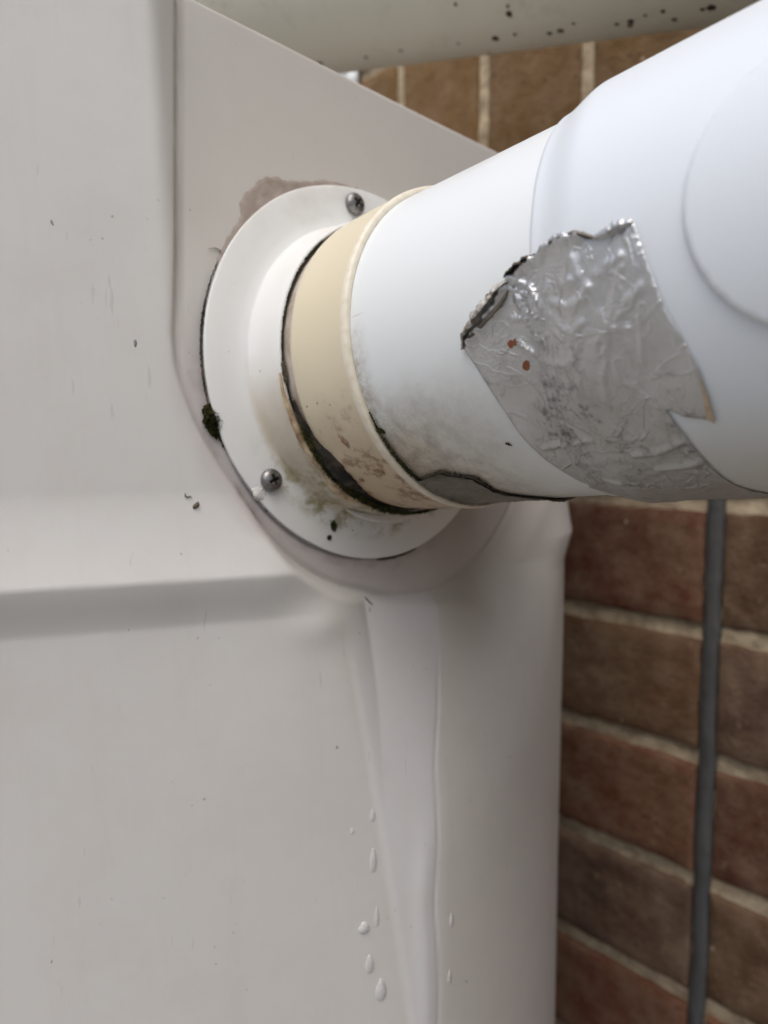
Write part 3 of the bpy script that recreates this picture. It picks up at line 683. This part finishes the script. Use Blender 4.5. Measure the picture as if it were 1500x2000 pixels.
tubeline('grimy_edge', arcpts(e0 + .02, e1 + .9, PR + .0004, .0560, 26), .0007, GRIME, scrap, AXM, 1.0, seed=5)

# ------------------------------------------------------------------ moss and debris
def tuft(name, label, cat, M, lx, ly, n, h, mat, group=None, seed=1):
    """a cushion of many tiny shoots inside an ellipse, one mesh"""
    rnd = random.Random(seed); bm = bmesh.new()
    for i in range(n):
        r = math.sqrt(rnd.random()); th = rnd.uniform(0, 2 * math.pi); x = r * math.cos(th) * lx; y = r * math.sin(th) * ly
        x *= 1 + .3 * nz(y * 600, seed); hh = h * (1 - .7 * r * r) * rnd.uniform(.5, 1.1)
        b = rnd.uniform(.00012, .00028); ax = rnd.uniform(0, 6.28); tx, ty = rnd.gauss(0, .0004), rnd.gauss(0, .0004)
        base = [bm.verts.new((x + b * math.cos(ax + k * 2.094), y + b * math.sin(ax + k * 2.094), -.0002)) for k in range(3)]
        mid = [bm.verts.new((x + tx * .5 + 1.3 * b * math.cos(ax + .5 + k * 2.094), y + ty * .5 + 1.3 * b * math.sin(ax + .5 + k * 2.094), hh * .6)) for k in range(3)]
        tip = bm.verts.new((x + tx, y + ty, hh))
        for k in range(3):
            bm.faces.new((base[k], base[(k + 1) % 3], mid[(k + 1) % 3], mid[k])); bm.faces.new((mid[k], mid[(k + 1) % 3], tip))
    o = bm_obj(name, bm, mat, M, None, False); return tag(o, label, cat, group)
def frame(P, n, up=T, rot=0):
    z = n.normalized(); y = (up - z * up.dot(z)).normalized(); x = y.cross(z)
    M = Matrix(((x.x, y.x, z.x, P.x), (x.y, y.y, z.y, P.y), (x.z, y.z, z.z, P.z), (0, 0, 0, 1))); return M @ Matrix.Rotation(rot, 4, 'Z')
def on_body(x, y, rot=0, lift=0.0):
    p, n = body_at(x, y); nw = (PADM.to_3x3() @ n).normalized(); return frame(PADM @ p + nw * lift, nw, Vector((0, 0, 1)), rot)
def on_plate(x, y, rot=0, a=.0003):
    d = ray(x, y); k = (CF + N * a - CAM).dot(N) / d.dot(N); return frame(CAM + d * k, N, T, rot)
def on_pipe(x, y, rot=0, lift=0):
    a, th = pipe_uv(x, y); P = AXM @ Vector(pipe_pt(a, th, lift)); n = AXM.to_3x3() @ Vector((math.cos(th), math.sin(th), 0)); return frame(P, n, N, rot)
tuft('moss_tuft', 'dark green moss tuft at the lower left edge of the flange', 'moss', on_body(415, 822, .30, .0004), .0034, .0062, 1200, .0032, MOSS, seed=1)
tuft('moss_tuft', 'small bright green moss clump on the bottom of the white flange', 'moss', on_plate(651, 1026, .2), .0015, .0022, 160, .0014, MOSS, seed=2)
tuft('moss_tuft', 'tiny green moss speck just below the moss clump on the flange', 'moss', on_plate(643, 1050, 0), .0009, .0009, 60, .0008, MOSS, seed=3)
tuft('moss_tuft', 'narrow moss growth in the seam between cream collar and white pipe', 'moss', on_pipe(737, 838, -.5), .0009, .0030, 240, .0012, MOSS, seed=4)
tuft('moss_tuft', 'mossy lump sitting in the grimy groove beside the cream collar', 'moss', frame(AXM @ Vector((.0562 * math.cos(D(222)), .0562 * math.sin(D(222)), .0195)), (AXM.to_3x3() @ Vector((math.cos(D(222)), math.sin(D(222)), .8))).normalized(), N, 0), .0034, .0030, 420, .0016, MOSS, seed=5)
tuft('moss_tuft', 'thin brown-green moss at the left side of the collar groove', 'moss', frame(AXM @ Vector((.0560 * math.cos(D(186)), .0560 * math.sin(D(186)), .0180)), (AXM.to_3x3() @ Vector((math.cos(D(186)), math.sin(D(186)), .5))).normalized(), T, 0), .0008, .0040, 220, .0009, DEB, seed=6)
tuft('moss_tuft', 'short dark moss strip below the tuft along the flange edge', 'moss', on_body(440, 868, .55), .0011, .0045, 220, .0013, MOSS, seed=7)
def arc_moss(label, d0, d1, r0, a0, wr, wa, n, hgt, mat, seed):
    rnd = random.Random(seed); bm = bmesh.new()
    for i in range(n):
        u = rnd.random(); th = D(d0 + (d1 - d0) * u); env = math.sin(math.pi * u) ** .6 * (.55 + .6 * abs(nz(u * 9, seed)))
        a = a0 + rnd.gauss(0, .45) * wa * env; r = r0 + rnd.uniform(0, 1) * wr * env
        c = Vector((r * math.cos(th), r * math.sin(th), a)); nrm = Vector((math.cos(th) + rnd.gauss(0, .4), math.sin(th) + rnd.gauss(0, .4), rnd.gauss(.3, .5))).normalized()
        t1 = nrm.orthogonal().normalized(); t2 = nrm.cross(t1); b = rnd.uniform(.00015, .00035); hh = hgt * rnd.uniform(.4, 1.1)
        ba = [bm.verts.new(c + (t1 * math.cos(k * 2.094) + t2 * math.sin(k * 2.094)) * b) for k in range(3)]
        mi = [bm.verts.new(c + nrm * hh * .55 + (t1 * math.cos(.6 + k * 2.094) + t2 * math.sin(.6 + k * 2.094)) * b * 1.2) for k in range(3)]
        tp = bm.verts.new(c + nrm * hh)
        for k in range(3): bm.faces.new((ba[k], ba[(k + 1) % 3], mi[(k + 1) % 3], mi[k])); bm.faces.new((mi[k], mi[(k + 1) % 3], tp))
    return tag(bm_obj('moss_strip', bm, mat, AXM, None, False), label, 'moss')
arc_moss('long black-green moss and muck filling the collar groove from lower left to bottom', 205, 286, .0574, .0210, .0016, .0050, 2600, .0011, MOSS, 41)
arc_moss('crumbly dark moss dotted along the upper left of the collar groove', 128, 200, .0558, .0180, .0004, .0006, 260, .0007, MOSS, 42)
arc_moss('ragged dark growth along the seam where collar meets the underside of the pipe', 206, 262, .0558, .0560, .0004, .0010, 420, .0007, MOSS, 43)
# black debris in the gap between flange and pad
def gapline(d0, d1, r, rad, mat, name, seed, label, jit=.8, a=-.0012):
    pts = arcpts(D(d0), D(d1), r, a, 20)
    o = tubeline(name, pts, rad, mat, None, AXM, jit, seed=seed, sub=5); return tag(o, label, 'grime')
gapline(152, 196, .0770, .00045, GRIME, 'grime_line', 11, 'ragged black grime line along the left edge of the flange')
gapline(208, 262, .0765, .00050, GSEAL, 'grime_line', 14, 'dark grey grime line under the lower left rim of the flange')
gapline(268, 285, .0768, .00060, GRIME, 'grime_line', 17, 'black grime line under the bottom rim of the flange')

def plate_uv(x, y):
    d = ray(x, y); k = (CP - CAM).dot(N) / d.dot(N); q = PADM.inverted() @ (CAM + d * k); return (q.x, q.y)
def pad_patch(name, pts, mat, lift, parent, rough=.0003, edge=.001, step=.0008, back=0):
    p0 = [Vector(plate_uv(*q)) for q in pts]; p = []
    for i_ in range(len(p0)):
        for k_ in range(6):
            c_ = p0[i_].lerp(p0[(i_ + 1) % len(p0)], k_ / 6)
            p.append((c_.x + .0007 * fbm(c_.x * 260, c_.y * 260, 2), c_.y + .0007 * fbm(c_.x * 260, c_.y * 260, 9)))
    v, f, _ = patch(p, step, lambda a, c, e: (a, c, float(body_h(a, c)) + .00005 + lift * float(sstep(0, edge, np.array(e))) + rough * abs(fbm(a * 250, c * 250))))
    return mesh_obj(name, v, f, mat, PADM, parent)
pad_patch('sealant_smear', [(470, 420), (468, 400), (478, 378), (492, 368), (500, 355), (520, 346), (545, 347), (560, 354), (600, 353), (650, 354), (700, 366), (690, 392), (600, 395), (540, 420), (500, 445), (470, 480), (440, 540), (425, 590), (412, 625), (414, 560), (425, 505), (440, 470), (460, 440)], SEAL, .0004, casing)
pad_patch('sealant_smear', [(432, 493), (428, 530), (418, 575), (410, 640), (405, 700), (415, 720), (430, 640), (440, 570), (455, 510), (485, 455), (470, 445), (450, 465)], GSEAL, .0006, casing)
tubeline('sealant_crack', [tuple(list(plate_uv(*p)) + [.0006]) for p in [(405, 487), (420, 485), (432, 492), (430, 505), (428, 530)]], .0003, SEAL, casing, PADM, .8, seed=4)

def flake(name, label, M, pts, th, mat, group=None, cat='debris'):
    v, f, _ = patch(pts, .0004, lambda a, c, e: (a, c, th * (.3 + float(sstep(0, .0006, np.array(e)))) * (1 + .6 * nz(a * 1500, c * 1500))))
    o = mesh_obj(name, v, f, mat, M, None); solidify(o, .0001, 0); return tag(o, label, cat, group)
def mm(pts): return [(x * .001, y * .001) for x, y in pts]
flake('leaf_flake', 'brown-green curled flake stuck on the front face left of the flange', on_body(383, 987, .5), mm(blob2d(0, 0, 1.5, .8, .3, seed=3)), .0008, DEB)
tubeline('dry_thread', [(x * .001, y * .001, .0003) for x, y in ((-1.2, 2.6), (-1.6, 1.6), (-1.0, .9), (0, 1.1), (.6, .4))], .00022, DEB, None, on_body(372, 975, .2), .8, seed=6)
tag(bpy.data.objects['dry_thread'], 'short dark thread of debris just above the brown flake on the front face', 'debris')
o = tubeline('black_thread', [(x * .001, y * .001, .0002) for x, y in ((-.9, 2.2), (-.2, 1.0), (.2, 0), (.9, -1.4), (1.5, -2.1))], .00025, GRIME, None, on_body(718, 1174), .8, seed=9)
tag(o, 'thin black thread stuck to the casing below the bottom of the flange', 'debris')
o = tubeline('black_thread', [(x * .001, y * .001, .0003) for x, y in ((-.7, .4), (0, 0), (.9, -.7))], .00035, GRIME, None, on_pipe(993, 866, 1.6), 1.0, seed=19)
tag(o, 'short black speck on the white pipe left of the foil tape', 'debris')
tag(flake('grey_chip', 'dull grey chipped mark on the front face far left of the flange', on_body(264, 670, 0), mm(blob2d(0, 0, .45, 1.3, 0, seed=8)), .0002, GSEAL), cat='debris')
for (x, y, a, b, r, lab) in ((690, 1005, 1.0, .5, .4, 'brown speck of dirt on the flange beneath the dark groove'), (672, 1022, .6, .35, .7, 'small dirt speck right of the green moss clump on the flange'),
                             (688, 1036, .4, .4, 0, 'lowest tiny dirt speck on the flange bottom'), (800, 1010, 1.1, .5, .5, 'brown dirt crumb on the flange below the collar'),
                             (725, 1000, 1.2, .4, .3, 'long olive dirt crumb touching the clear sealant on the flange')):
    flake('dirt_speck', lab, on_plate(x, y, r), mm(blob2d(0, 0, a, b, 0, seed=x)), .0004, DEB, 'dirt specks on the flange')
# ring of brown flakes on the collar
for (x, y, a, b, r, lab) in ((672, 862, 1.0, 2.4, .3, 'long rust-brown flake on the cream collar'), (736, 920, 1.9, .7, -.5, 'wide brown flake low on the cream collar near the pipe rim'),
                             (706, 938, 1.2, .9, .2, 'brown smudge flake low on the cream collar near the groove')):
    a0, th = pipe_uv(x, y, .002); P = AXM @ Vector((.0572 * math.cos(th), .0572 * math.sin(th), a0)); n = AXM.to_3x3() @ Vector((math.cos(th), math.sin(th), 0))
    flake('brown_flake', lab, frame(P, n, N, r + 1.57), mm(blob2d(0, 0, a, b, 0, j=.8, seed=y)), .0002, BRN, 'brown flakes on the cream collar')

# water droplets on the casing
def droplet(px, py, wpx, hpx, label):
    M = on_body(px, py); dist = (M.translation - CAM).length; rx = wpx / 2 / F * dist; ry = hpx / 2 / F * dist; hz = min(rx, ry) * .42
    vs, fs = [], []; seg, st = 24, 8
    for j in range(st):
        a = j / st * math.pi / 2
        for k in range(seg):
            ph = 2 * math.pi * k / seg; taper = 1 - .28 * math.sin(ph) * math.cos(a)
            vs.append((rx * math.cos(a) * math.cos(ph) * taper, ry * math.cos(a) * math.sin(ph), hz * math.sin(a) - .00004))
    vs.append((0, 0, hz))
    for j in range(st - 1):
        for k in range(seg): fs.append((j * seg + k, j * seg + (k + 1) % seg, (j + 1) * seg + (k + 1) % seg, (j + 1) * seg + k))
    for k in range(seg): fs.append(((st - 1) * seg + k, (st - 1) * seg + (k + 1) % seg, st * seg))
    fs.append(tuple(range(seg))[::-1])
    return tag(mesh_obj('water_droplet', vs, fs, WATER, M), label, 'droplet', 'water droplets on the casing')
for a in ((744, 1933, 19, 40, 'largest, lowest water droplet on the casing left of the seam'), (722, 1883, 15, 34, 'water droplet just above the largest droplet'),
          (711, 1812, 20, 22, 'rounded water droplet left of a thin streak droplet'), (736, 1790, 9, 38, 'thin streak droplet right of the rounded droplet'),
          (729, 1680, 13, 46, 'tall water droplet highest but one in the column left of the seam'), (728, 1592, 10, 24, 'topmost water droplet in the column left of the seam'),
          (882, 1797, 10, 28, 'upper water droplet right of the seam'), (878, 1908, 9, 26, 'lower water droplet right of the seam'), (688, 1623, 8, 13, 'tiny water droplet left of the droplet column')):
    droplet(*a)
# ------------------------------------------------------------------ brick wall (42 degrees left of the view, behind)
WD = hdir(-42); WP = Vector((.21, .5, 0)); WN = Vector((-WD.y, WD.x, 0))       # WN faces the casing
if WN.dot(Vector((0, 0, 0)) - WP) < 0: WN = -WN
WM = Matrix(((WD.x, 0, WN.x, WP.x), (WD.y, 0, WN.y, WP.y), (0, 1, 0, 0), (0, 0, 0, 1)))   # local x = away along the wall, y = up, z = out
WMi = WM.inverted()
def wall_uv(x, y):
    p = hit_plane(x, y, WP, WN); q = WMi @ p; return q.x, q.y
zs = [wall_uv(1335, y)[1] for y in (980, 1235, 1476, 1716, 1945)]
print('bed joints', [round(z, 4) for z in zs], 'joint x', wall_uv(1380, 1400), 'soldier x', [round(wall_uv(x, 200)[0], 4) for x in (767, 940, 1118)], wall_uv(940, 290)[1], wall_uv(1118, 90)[1])
pitch_ = (zs[0] - zs[4]) / 4; zj0 = zs[0]
xj = wall_uv(1380, 1400)[0]
brick_bm = bmesh.new(); tone = brick_bm.loops.layers.color.new('tone')
TONES = [(.38, .235, .16), (.35, .195, .135), (.33, .235, .16), (.38, .225, .145), (.31, .235, .19), (.42, .31, .20)]
rb = random.Random(5)
def add_brick(x0, x1, y0, y1, tn):
    bx = lambda u: x0 + (x1 - x0) * u; by = lambda u: y0 + (y1 - y0) * u
    nx = max(3, int((x1 - x0) / .008)); ny = max(3, int((y1 - y0) / .008)); r = .0022; g = []
    sd_ = rb.uniform(0, 90); dep = rb.uniform(-.0012, .0012)
    us = [0, r * .35, r] + list(np.linspace(r, (x1 - x0) - r, nx)[1:-1]) + [(x1 - x0) - r, (x1 - x0) - r * .35, (x1 - x0)]
    vs_ = [0, r * .35, r] + list(np.linspace(r, (y1 - y0) - r, ny)[1:-1]) + [(y1 - y0) - r, (y1 - y0) - r * .35, (y1 - y0)]
    grid = []
    for b in vs_:
        row = []
        for a in us:
            ea = min(a, (x1 - x0) - a); eb = min(b, (y1 - y0) - b); e = min(ea, eb)
            z = dep - (r - min(e, r)) ** 2 / r * 1.0 + .0006 * nz(a * 90 + sd_, b * 90) + .0004 * nz(a * 300 + sd_, b * 300)
            jx = .0016 * nz(b * 120 + sd_, 3.1) if ea < r else 0; jy = .0016 * nz(a * 120 + sd_, 7.7) if eb < r else 0
            row.append(brick_bm.verts.new((x0 + a + jx, y0 + b + jy, z)))
        grid.append(row)
    fcs = []
    for j in range(len(vs_) - 1):
        for i in range(len(us) - 1): fcs.append(brick_bm.faces.new((grid[j][i], grid[j][i + 1], grid[j + 1][i + 1], grid[j + 1][i])))
    rim = grid[0] + [g_[-1] for g_ in grid[1:]] + grid[-1][::-1][1:] + [g_[0] for g_ in grid[::-1]][1:-1]
    back = [brick_bm.verts.new((v_.co.x, v_.co.y, -.014)) for v_ in rim]; n = len(rim)
    for i in range(n): fcs.append(brick_bm.faces.new((rim[i], back[i], back[(i + 1) % n], rim[(i + 1) % n])))
    for f_ in fcs:
        f_.smooth = True
        for l in f_.loops: l[tone] = (*tn, 1)
MJ = .0115
def tone_(i=None):
    t_ = TONES[i] if i is not None else rb.choice(TONES); k = rb.uniform(.88, 1.12); return tuple(c * k for c in t_)
ysold = zj0 + pitch_ * 2.0
order = {0: 1, 1: 2, 2: 3, 3: 4, 4: 1}
for row in range(-1, 13):
    ytop = zj0 - row * pitch_ - MJ / 2; ybot = zj0 - (row + 1) * pitch_ + MJ / 2
    if ytop - .06 > ysold: continue
    x = xj + .0062
    k = 0
    while x < 1.1:
        L_ = .23 if k or row % 2 else .23
        add_brick(x, x + L_ - MJ, ybot, ytop, tone_(order.get(row) if k == 0 else None)); x += L_; k += 1
    x = xj - .0062; k = 0
    while x > -2.6:
        L_ = .23
        add_brick(x - L_ + MJ, x, ybot, ytop, tone_()); x -= L_; k += 1
# soldier course above
sx = [wall_uv(v_, 200)[0] for v_ in (767, 940, 1122)]
pitch_s = (sx[0] - sx[2]) / 2; y0 = zj0 + pitch_ + MJ / 2
ys = y0
for lev in range(5):
    k = -24
    while sx[1] + k * pitch_s < 1.2:
        add_brick(sx[1] + k * pitch_s + MJ / 2, sx[1] + (k + 1) * pitch_s - MJ / 2, ys, ys + .30 - MJ, tuple(c * k_ for c, k_ in zip(tone_(5), (1.08, 1.12, 1.03))))
        k += 1
    ys += .30
bmesh.ops.recalc_face_normals(brick_bm, faces=brick_bm.faces)
wall = thing('brick_wall', 'brown brick wall with pale mortar standing behind the casing', 'wall', (WP.x, WP.y, 0))
bm_obj('bricks', brick_bm, BRICK, WM, wall)
g = []; fs_ = []
xs_ = np.concatenate([np.arange(-2.75, -.4, .06), np.arange(-.4, 1.25, .006)]); ys_ = np.concatenate([np.arange(-.02, zj0 - pitch_ * 6, .05), np.arange(zj0 - pitch_ * 6, 1.5, .004), np.arange(1.5, 2.62, .05)]); 
for y_ in ys_:
    for x_ in xs_: g.append((x_, y_, -.0042 + .0016 * nz(x_ * 80, y_ * 80) + .0010 * nz(x_ * 260, y_ * 260)))
for j in range(len(ys_) - 1):
    for i in range(len(xs_) - 1): q = j * len(xs_) + i; fs_.append((q, q + 1, q + len(xs_) + 1, q + len(xs_)))
mesh_obj('mortar', g, fs_, MORT, WM, wall)
mesh_obj('wall_core', [(a, b, c) for c in (-.11, -.0155) for b in (0, 2.6) for a in (-2.75, 1.25)], [(0, 1, 3, 2), (4, 6, 7, 5), (0, 4, 5, 1), (2, 3, 7, 6), (0, 2, 6, 4), (1, 5, 7, 3)], MORT, WM, wall, False)
# dark mastic bead in the movement joint
vs_, fs_ = [], []; yy = np.arange(0.0, y0, .004); sec = 10
for j, y_ in enumerate(yy):
    hw = .0060 + .0012 * nz(y_ * 30, 1) + .0007 * nz(y_ * 120, 4); cxm = xj + .0016 * nz(y_ * 22, 9)
    for k in range(sec + 1):
        ph = math.pi * k / sec; vs_.append((cxm + hw * math.cos(ph), y_, -.0035 + .0045 * math.sin(ph) * (1 + .2 * nz(y_ * 60, k))))
for j in range(len(yy) - 1):
    for k in range(sec): q = j * (sec + 1) + k; fs_.append((q, q + sec + 1, q + sec + 2, q + 1))
mesh_obj('movement_joint', vs_, fs_, MAST, WM, wall)

# ------------------------------------------------------------------ far pipe across the top
def at_depth(x, y, dep): return CAM + ray(x, y) * (dep / ray(x, y).y)
Rp = .050
B0 = at_depth(330, 186, .66); B1 = at_depth(1440, 46, .435)
ax = (B1 - B0).normalized(); upv = (Vector((0, 0, 1)) - ax * ax.z).normalized()
# the seen lower outline is the tangent line: step the axis up by the radius, square to the line of sight
mid = (B0 + B1) / 2; vdir = (mid - CAM).normalized(); perp = ax.cross(vdir).normalized(); perp = perp if perp.z > 0 else -perp
A0 = B0 + perp * Rp - ax * .10; A1 = B1 + perp * Rp + ax * .40
z_ = ax; x_ = z_.cross(Vector((0, 0, 1))).normalized(); y_ = z_.cross(x_)
UM = Matrix(((x_.x, y_.x, z_.x, A0.x), (x_.y, y_.y, z_.y, A0.y), (x_.z, y_.z, z_.z, A0.z), (0, 0, 0, 1)))
Lp = (A1 - A0).length
up = thing('waste_pipe', 'dull grey-green plastic waste pipe crossing in front of the brick wall, spotted with black mould', 'pipe', A0)
v, f = lathe([(.045, 0), (Rp, 0), (Rp, .1), (Rp, Lp - .1), (Rp, Lp), (.045, Lp)], 96); mesh_obj('pipe_length', v, f, UPIPE, UM, up)
UI = UM.inverted(); UO = UI @ CAM
def up_at(x, y):
    d = UI.to_3x3() @ ray(x, y); A = d.x ** 2 + d.y ** 2; B = UO.x * d.x + UO.y * d.y; C = UO.x ** 2 + UO.y ** 2 - Rp * Rp
    disc = B * B - A * C
    if disc < 0: return None
    k = (-B - math.sqrt(disc)) / A; p = UO + d * k; return p.z, math.atan2(p.y, p.x)
for i, (x, y, r) in enumerate(((995, 27, 6), (992, 12, 3), (968, 75, 7), (1006, 67, 4), (1073, 65, 5), (1095, 60, 6), (1205, 47, 4), (1232, 42, 6), (1231, 50, 5), (1317, 38, 5), (1390, 15, 7), (1372, 18, 4), (783, 99, 4), (715, 112, 4), (895, 85, 3), (1295, 22, 4), (890, 8, 3), (1260, 30, 3), (955, 103, 4), (1120, 46, 3), (626, 124, 7))):
    q = up_at(x, y)
    if not q: continue
    rr = r / F * .5; pts = blob2d(q[0], q[1] * Rp, rr, rr, 0, seed=i * 3)
    v, f, _ = patch(pts, .0006, lambda a, c, e: ((Rp + .00015 + .0002 * float(sstep(0, .0008, np.array(e)))) * math.cos(c / Rp), (Rp + .00015 + .0002 * float(sstep(0, .0008, np.array(e)))) * math.sin(c / Rp), a))
    mesh_obj('mould_spot', v, f, GRIME, UM, up)
# small pale wall bracket just visible above the casing's rim
q = wall_uv(684, 152)
br = thing('wall_bracket', 'small pale bracket on the brick wall peeking above the casing rim under the grey pipe', 'bracket', WM @ Vector((q[0], q[1], 0)))
def rbox(name, c, h, mat, M, parent, bev):
    bm = bmesh.new(); bmesh.ops.create_cube(bm, size=1)
    for v_ in bm.verts: v_.co = Vector((c[0] + v_.co.x * h[0], c[1] + v_.co.y * h[1], c[2] + v_.co.z * h[2]))
    bmesh.ops.bevel(bm, geom=bm.edges[:], offset=bev, segments=2, affect='EDGES'); return bm_obj(name, bm, mat, M, parent)
rbox('plate', (q[0], q[1] - .006, .004), (.030, .030, .006), PVC, WM, br, .0015)
rbox('clip', (q[0] + .002, q[1] - .004, .016), (.014, .024, .018), PVC, WM, br, .002)
